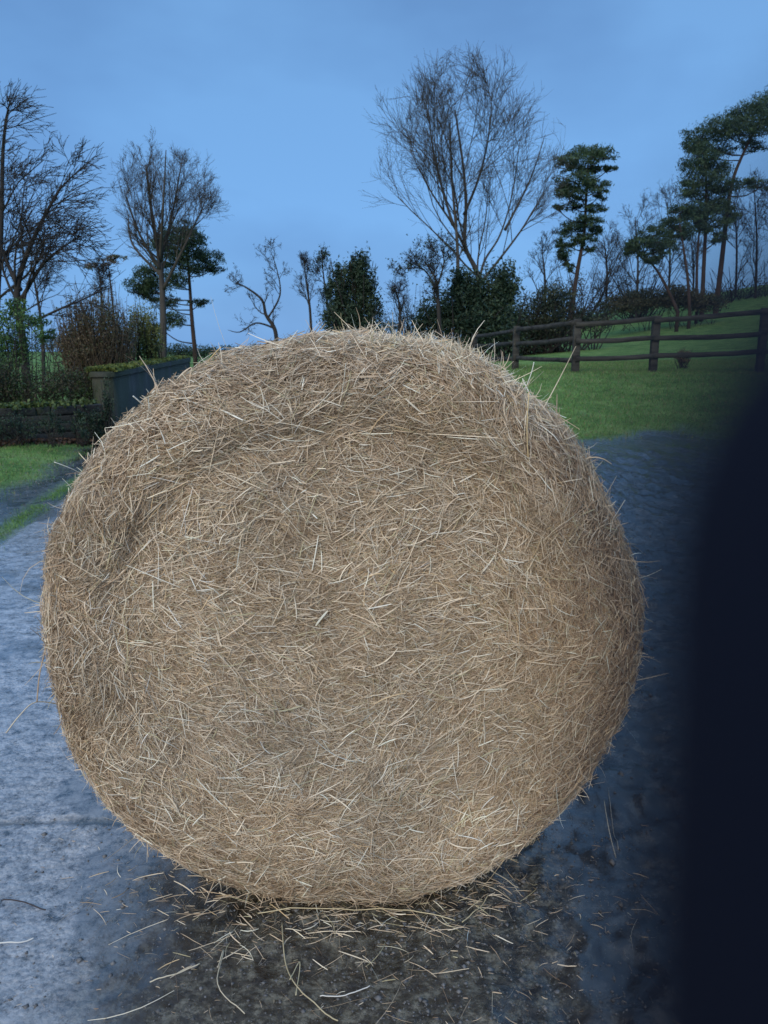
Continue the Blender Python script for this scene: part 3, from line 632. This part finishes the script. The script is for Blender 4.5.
# ------------------------------------------------------------------ walls
def box_verts(c, hx, hy, hz, ang=0, jit=0):
    v = np.array([(a, b, d) for d in (-1, 1) for b in (-1, 1) for a in (-1, 1)], float) * (hx, hy, hz)
    if jit: v += rng.normal(0, jit, v.shape)
    ca, sa = math.cos(ang), math.sin(ang); v = np.stack([v[:, 0] * ca - v[:, 1] * sa, v[:, 0] * sa + v[:, 1] * ca, v[:, 2]], -1)
    return v + np.asarray(c)
BF = np.array([(0, 2, 3, 1), (4, 5, 7, 6), (0, 1, 5, 4), (2, 6, 7, 3), (0, 4, 6, 2), (1, 3, 7, 5)])
def boxobj(name, boxes, mat, parent=None, bevel=0):
    V = np.vstack(boxes); Fq = np.vstack([BF + 8 * i for i in range(len(boxes))])
    o = mesh_obj(name, V, Fq, mat, parent)
    if bevel:
        b = o.modifiers.new('bevel', 'BEVEL'); b.width = bevel; b.segments = 2; b.limit_method = 'ANGLE'
    return o
def prism_wall(name, A, B, th, h0, h1, mat, parent, seg=24, top_jit=.0, z0=-.1):
    """a wall between two ground points, subdivided so its top edge is uneven"""
    A, B = np.array(A[:2]), np.array(B[:2]); d = nrm(B - A); nrm2 = np.array([-d[1], d[0]])
    V = []
    for i in range(seg + 1):
        t = i / seg; c = A + (B - A) * t
        h = h0 + (h1 - h0) * t + rng.normal(0, top_jit)
        for s in (-.5, -.42, .42, .5):
            p = c + nrm2 * s * th; e = 0 if abs(s) == .42 else -.02
            V.append((p[0], p[1], h + e))
        for s in (-.5, .5):
            p = c + nrm2 * s * th; V.append((p[0], p[1], z0))
    Fq = []
    for i in range(seg):
        a, b = i * 6, (i + 1) * 6
        Fq += [(a, b, b + 1, a + 1), (a + 1, b + 1, b + 2, a + 2), (a + 2, b + 2, b + 3, a + 3), (a + 4, b + 4, b, a), (a + 3, b + 3, b + 5, a + 5)]
    T_ = []
    for a in (0, seg * 6): Fq.append((a + 4, a, a + 3, a + 5)); Fq.append((a, a + 1, a + 2, a + 3))
    return mesh_obj(name, V, np.array(Fq), mat, parent)
wn = at(106, 428, 11.8)[:2]; wf = at(186, 372, 27.0)[:2]
wall = empty('concrete_wall', (wn[0], wn[1], 0)); tag(wall, 'stained grey concrete wall with mossy top running back along the track', 'wall')
prism_wall('wall_body', wn, wf, .30, .88, .97, M_WALL, wall, 24, .004)
prism_wall('coping', wn + (wn - wf) * .002, wf, .36, .94, 1.02, M_WALL, wall, 24, .004, z0=.86)
# moss cushions along the coping, thicker at the near end
n = 5200; t = rng.uniform(0, 1, n) ** 1.7; pc = wn + (wf - wn) * t[:, None]; dw = nrm(wf - wn); nw = np.array([-dw[1], dw[0]])
pc = pc + nw * rng.uniform(-.22, .22, (n, 1)); hz = .95 + .08 * t + rng.uniform(0, .05, n)
keep = fbm(t * 30, t * 0, 3, 7) + (1 - t) * .6 > .1; P = np.column_stack([pc, hz])[keep]; n = len(P)
a = nrm(rng.normal(0, 1, (n, 3))); b_ = nrm(np.cross(a, rng.normal(0, 1, (n, 3)))); s = .028
V = np.stack([P - a * s, P + b_ * s, P + a * s, P - b_ * s], 1).reshape(-1, 3)
mesh_obj('moss', V, np.arange(n * 4).reshape(n, 4), M_LEAF, wall, cols=np.repeat(np.array([(.09, .12, .03), (.14, .17, .04), (.06, .08, .02)])[rng.integers(0, 3, n)], 4, 0))
# low rubble wall
sa = gnd(-60, 452)[:2]; sb = gnd(97, 440)[:2]; sw = empty('stone_wall', (sb[0], sb[1], 0)); tag(sw, 'low mossy rubble stone wall at the left edge below the brambles', 'wall')
boxes = []; L = np.linalg.norm(sb - sa); ang = math.atan2(*(sb - sa)[::-1]); dd = nrm(sb - sa)
for row in range(4):
    x = -.1 * row
    while x < L:
        w = rng.uniform(.18, .42); c = sa + dd * (x + w / 2)
        if x + w < L + .1: boxes.append(box_verts((c[0], c[1] + rng.normal(0, .012), .05 + row * .115 + .06), w / 2 - .008, .15, .052, ang, .009))
        x += w
boxobj('wall_stones', boxes, M_STONE, sw, .015)
boxobj('wall_fill', [box_verts((*(sa + sb) / 2, .22), L / 2 - .05, .12, .24, ang)], M_STONE, sw)
n = 2600; t = rng.uniform(0, 1, n); P = np.column_stack([sa + (sb - sa) * t[:, None], np.full(n, .53)]) + rng.normal(0, 1, (n, 3)) * (.02, .10, .02)
a = nrm(rng.normal(0, 1, (n, 3))); b_ = nrm(np.cross(a, rng.normal(0, 1, (n, 3)))); s = .025
V = np.stack([P - a * s, P + b_ * s, P + a * s, P - b_ * s], 1).reshape(-1, 3)
mesh_obj('moss', V, np.arange(n * 4).reshape(n, 4), M_LEAF, sw, cols=np.repeat(np.array([(.07, .11, .03), (.10, .13, .04), (.04, .06, .02)])[rng.integers(0, 3, n)], 4, 0))
# fallen leaves against its foot
n = 3500; t = rng.uniform(-.1, 1.05, n); P = np.column_stack([sa + (sb - sa) * t[:, None], np.zeros(n)]); P[:, 1] -= .15 + np.abs(rng.normal(0, .18, n)); P[:, 2] = terrain(P[:, 0], P[:, 1]) + rng.uniform(.005, .06, n)
a = nrm(rng.normal(0, 1, (n, 3)) * (1, 1, .4)); b_ = nrm(np.cross(a, rng.normal(0, 1, (n, 3)))); s = .026
V = np.stack([P - a * s, P + b_ * s * .7, P + a * s, P - b_ * s * .7], 1).reshape(-1, 3)
o = mesh_obj('fallen_leaves', V, np.arange(n * 4).reshape(n, 4), M_LEAF, cols=np.repeat(np.array([(.10, .055, .035), (.15, .09, .055), (.06, .04, .03), (.05, .03, .025)])[rng.integers(0, 4, n)], 4, 0))
tag(o, 'brown fallen leaves drifted along the foot of the low stone wall', 'leaves', kind='stuff')

# ------------------------------------------------------------------ fence
FP = [(760, 17.0, 369, 308), (653, 17.0, 371, 316), (575, 17.2, 373, 319), (515, 20.0, 370, 326), (474, 25.0, 366, 334)]
fb = at(653, 371, 17); fence = empty('wooden_fence', (fb[0], fb[1], float(terrain(fb[0], fb[1]))))
tag(fence, 'weathered three-rail wooden post fence across the grass at right', 'fence')
posts = []
for px, Yd, yb, yt in [(868, 17.2, 366, 302)] + FP:
    bt, tp = at(px, yb, Yd), at(px, yt, Yd); zb = float(terrain(bt[0], bt[1]))
    posts.append((bt, tp)); w = .078
    boxobj('post', [box_verts((bt[0], bt[1], (zb - .2 + tp[2]) / 2), w, w * .8, (tp[2] - zb + .2) / 2, rng.normal(0, .05), .004)], M_WOOD, fence, .012)
for k in range(3):
    for i in range(len(posts) - 1):
        (b0, t0), (b1, t1) = posts[i], posts[i + 1]
        fr = (.93, .60, .27)[k]
        p0 = b0 + (t0 - b0) * fr; p1 = b1 + (t1 - b1) * fr; p0 = p0 + (0, -.086, rng.normal(0, .02)); p1 = p1 + (0, -.086, rng.normal(0, .02))
        seg = 7; V = []
        for j in range(seg + 1):
            t = j / seg; c = p0 + (p1 - p0) * t + np.array([0, 0, -.018 * math.sin(t * math.pi) + rng.normal(0, .003)])
            for (a, b) in ((-.022, -.052), (.022, -.052), (.022, .052), (-.022, .052)): V.append(c + (0, a, b + rng.normal(0, .003)))
        Fq = []
        for j in range(seg):
            for m in range(4): Fq.append((j * 4 + m, j * 4 + (m + 1) % 4, (j + 1) * 4 + (m + 1) % 4, (j + 1) * 4 + m))
        Fq += [(3, 2, 1, 0), (seg * 4, seg * 4 + 1, seg * 4 + 2, seg * 4 + 3)]
        mesh_obj('rail', V, np.array(Fq), M_WOOD, fence)

# ------------------------------------------------------------------ grass blades
def blades(n, x, y, h, w, cols):
    z = terrain(x, y); P = np.stack([x, y, z], -1)
    lean = rng.normal(0, .45, (n, 3)) * (1, 1, 0); a = U(n); s = np.stack([np.cos(a), np.sin(a), a * 0], -1) * (w * rng.uniform(.6, 1.3, (n, 1)))
    tip = P + (lean + (0, 0, 1)) * (h * rng.uniform(.4, 1.3, (n, 1)))
    V = np.stack([P - s, P + s, tip], 1).reshape(-1, 3); c = np.array(cols)[rng.integers(0, len(cols), n)] * rng.uniform(.75, 1.25, (n, 1))
    return V, np.arange(3 * n).reshape(n, 3), np.repeat(c, 3, 0)
GC = [(.07, .15, .04), (.115, .23, .055), (.16, .28, .08), (.22, .22, .11)]
n = 150000; y = rng.uniform(8.4, 24, n); x = rng.uniform(.6, 12, n)
ok = fbm(x * 1.5, y * 1.5, 4, 81) * .35 * 5.5 + 1.5 * fbm(x * .5, y * .5, 2, 87) + (y - 10.6) > rng.uniform(-1.2, 1.0, n); x, y = x[ok], y[ok]
P1 = blades(len(x), x, y, .045, .006, GC)
n = 60000; y = rng.uniform(3.2, 12, n); x = edge_x(y) - rng.uniform(.4, 5.5, n); ok = (side_left(x, y) + .35 * .9 * fbm(x * 1.5, y * 1.5, 4, 81) > .68 + rng.normal(0, .15, n)); x, y = x[ok], y[ok]
P2 = blades(len(x), x, y, .030, .004, GC)
n = 9000; y = rng.uniform(1.5, 14, n); x = edge_x(y) - rng.normal(.14, .05, n); ok = fbm(x * 4, y * 4, 3, 83) > -.25; x, y = x[ok], y[ok]
P3 = blades(len(x), x, y, .018, .003, GC[:3])
v, f, c = join([P1, P2, P3]); o = mesh_obj('grass', v, f, M_GRASSB, cols=c); tag(o, 'short green grass on the verge and the field by the fence', 'grass', kind='stuff')
# small stones on the gravel strip and in the mud
n = 12600; y = np.concatenate([rng.uniform(2.2, 9, 1400), rng.uniform(.8, 6, 3200), rng.uniform(.8, 1.9, 8000)]); x = np.concatenate([edge_x(y[:1400]) - rng.uniform(.1, 1.5, 1400), rng.uniform(.2, 3, 3200), rng.normal(.1, .45, 8000)])
ico = np.array([(1, 0, 0), (-1, 0, 0), (0, 1, 0), (0, -1, 0), (0, 0, 1), (0, 0, -1)], float); icf = np.array([(0, 2, 4), (2, 1, 4), (1, 3, 4), (3, 0, 4), (2, 0, 5), (1, 2, 5), (3, 1, 5), (0, 3, 5)])
P = np.stack([x, y, terrain(x, y)], -1); sz = rng.lognormal(0, .5, (n, 1, 1)) * np.where(np.arange(n) < 1400, .006, np.where(np.arange(n) < 4600, .004, .0022))[:, None, None]; V = P[:, None] + (ico[None] * rng.uniform(.6, 1.3, (n, 6, 1)) * (1, 1, .6)) * sz
o = mesh_obj('gravel', V.reshape(-1, 3), (icf[None] + (np.arange(n) * 6)[:, None, None]).reshape(-1, 3), noise_mat('grit', [(.3, (.05, .05, .05)), (.7, (.2, .2, .2))], 20, .6, .2))
tag(o, 'small loose stones on the muddy verge and yard', 'gravel', kind='stuff')

# ------------------------------------------------------------------ the finger over the lens
# a hand just beside the lens, the phone's shade put into its dark colour, its fingertip reaching into the view; it blurs only through the lens aperture
MW = cam.rotation_euler.to_matrix()
def camp(x, y, z):            # millimetres in camera axes
    v = MW @ Vector((x * .001, y * .001, z * .001)) + cam.location; return np.array(v)
hand = empty('hand', camp(30, -120, 10)); tag(hand, 'dark blurred finger of the photographer covering the lower right of the view', 'hand')
hb = Buf()
def limb(pts, rad, s=14, blunt=1.0):
    pts = smooth_path([camp(*p) for p in pts], 6); rad = np.interp(np.linspace(0, 1, len(pts)), np.linspace(0, 1, len(rad)), rad) * .001
    # rounded ends
    d0, d1 = nrm(pts[0] - pts[1]), nrm(pts[-1] - pts[-2]); k = (.38, .7, .92, 1)
    pre = [pts[0] + d0 * rad[0] * m * blunt for m in k]; post = [pts[-1] + d1 * rad[-1] * m for m in k]; rk = (.92, .71, .39, .05)
    P = np.vstack([pre[::-1], pts, post]); Rr = np.concatenate([[rad[0] * m for m in rk[::-1]], rad, [rad[-1] * m for m in rk]])
    hb.tube(P, Rr, s)
limb([(9.6, .25, -6.7), (9.42, -9, -6.7), (10.6, -24, -7.2), (13, -46, -9), (17, -75, -4)], (7.6, 7.6, 8.1, 8.6, 9.6), 14, .62)          # index, over the lens edge
limb([(52, -22, 22), (50, -30, -2), (44, -52, -16), (34, -80, -2)], (6.8, 7.6, 8.4, 9.8))
limb([(66, -38, 24), (66, -44, 0), (60, -64, -14), (48, -86, 2)], (6.5, 7.2, 8.0, 9.2))
limb([(78, -58, 24), (78, -62, 4), (72, -78, -8), (60, -94, 6)], (5.6, 6.2, 7.0, 8.4))
limb([(-14, -70, 24), (-12, -88, 22), (4, -112, 20), (26, -135, 16)], (8.0, 8.8, 10.5, 13))                    # thumb
for p in ((20, 34), (32, 40), (44, 46), (56, 54)): limb([(p[0], -78 - (p[0] - 20) * .35, 0), (28 + (p[0] - 20) * .6, -120, 8), (34 + (p[0] - 20) * .3, -158, 14)], (10, 13, 15))
limb([(38, -150, 14), (42, -190, 20), (48, -260, 34)], (20, 22, 26))
h = hb.build('shaded_fingers', M_SHADED_HAND, hand)
rm = h.modifiers.new('fuse', 'REMESH'); rm.mode = 'VOXEL'; rm.voxel_size = .0013; rm.use_smooth_shade = True
hs = h.modifiers.new('soft', 'SMOOTH'); hs.iterations = 4
sb_ = Buf(); q = smooth_path([camp(42, -196, 20), camp(50, -270, 36), (camp(60, -360, 60)), camp(72, -470, 95)], 5); sb_.tube(q, np.linspace(.036, .055, len(q)) + .002 * np.sin(np.arange(len(q)) * 1.7), 20)
sb_.build('sleeve', noise_mat('dark_sleeve', [(.3, (.01, .012, .018)), (.7, (.02, .024, .035))], 20, .9, .4, 120), hand)

# ------------------------------------------------------------------ light
SUN_EL, SUN_AZ = 30, 200        # soft glow from behind the photographer
w = bpy.data.worlds.new('World'); sc.world = w; w.use_nodes = True; nt = w.node_tree; bg = nt.nodes['Background']
sky = nt.nodes.new('ShaderNodeTexSky'); sky.sky_type = 'NISHITA'; sky.sun_disc = False
sky.sun_elevation = R(SUN_EL); sky.sun_rotation = R(SUN_AZ); sky.air_density = 1.4; sky.dust_density = .6; sky.ozone_density = 4
tc = nt.nodes.new('ShaderNodeTexCoord'); n1 = N(nt, 'ShaderNodeTexNoise', Scale=1.5, Detail=5, Roughness=.5)
mp = nt.nodes.new('ShaderNodeMapping'); mp.inputs['Scale'].default_value = (1, 1, 2.2); nt.links.new(tc.outputs['Generated'], mp.inputs[0]); nt.links.new(mp.outputs[0], n1.inputs['Vector'])
cl = ramp(nt, n1.outputs['Fac'], [(.34, (1.10, 2.45, 5.0)), (.5, (1.30, 3.05, 6.4)), (.64, (1.70, 3.95, 7.8))])      # even blue dusk overcast
mx = N(nt, 'ShaderNodeMix', data_type='RGBA'); mx.inputs[0].default_value = .92
sz_ = nt.nodes.new('ShaderNodeSeparateXYZ'); nt.links.new(tc.outputs['Generated'], sz_.inputs[0])
# an overcast sky is brightest and palest overhead (CIE overcast)
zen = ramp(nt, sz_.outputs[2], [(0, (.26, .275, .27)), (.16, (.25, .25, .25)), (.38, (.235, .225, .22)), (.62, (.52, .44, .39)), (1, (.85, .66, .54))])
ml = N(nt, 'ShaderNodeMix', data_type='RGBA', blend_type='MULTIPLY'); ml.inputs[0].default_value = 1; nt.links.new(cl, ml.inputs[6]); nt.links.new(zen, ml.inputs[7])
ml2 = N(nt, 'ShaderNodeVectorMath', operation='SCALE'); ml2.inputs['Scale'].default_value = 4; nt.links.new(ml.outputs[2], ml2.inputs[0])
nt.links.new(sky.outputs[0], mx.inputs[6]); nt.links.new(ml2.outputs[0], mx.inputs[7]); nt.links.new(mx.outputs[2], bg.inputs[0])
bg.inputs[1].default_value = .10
sd = bpy.data.lights.new('sun', 'SUN'); sd.energy = 2.35; sd.angle = R(40); sd.color = (1, .87, .69); so = bpy.data.objects.new('sun', sd); COL.objects.link(so)
az = R(SUN_AZ); dv = Vector((math.sin(az) * math.cos(R(SUN_EL)), math.cos(az) * math.cos(R(SUN_EL)), math.sin(R(SUN_EL))))
so.rotation_euler = dv.to_track_quat('Z', 'Y').to_euler()
sc.view_settings.view_transform = 'Standard'; sc.view_settings.look = 'None'; sc.view_settings.exposure = .15; sc.view_settings.gamma = 1
sc.render.engine = 'CYCLES'; sc.cycles.use_denoising = True; sc.cycles.max_bounces = 6
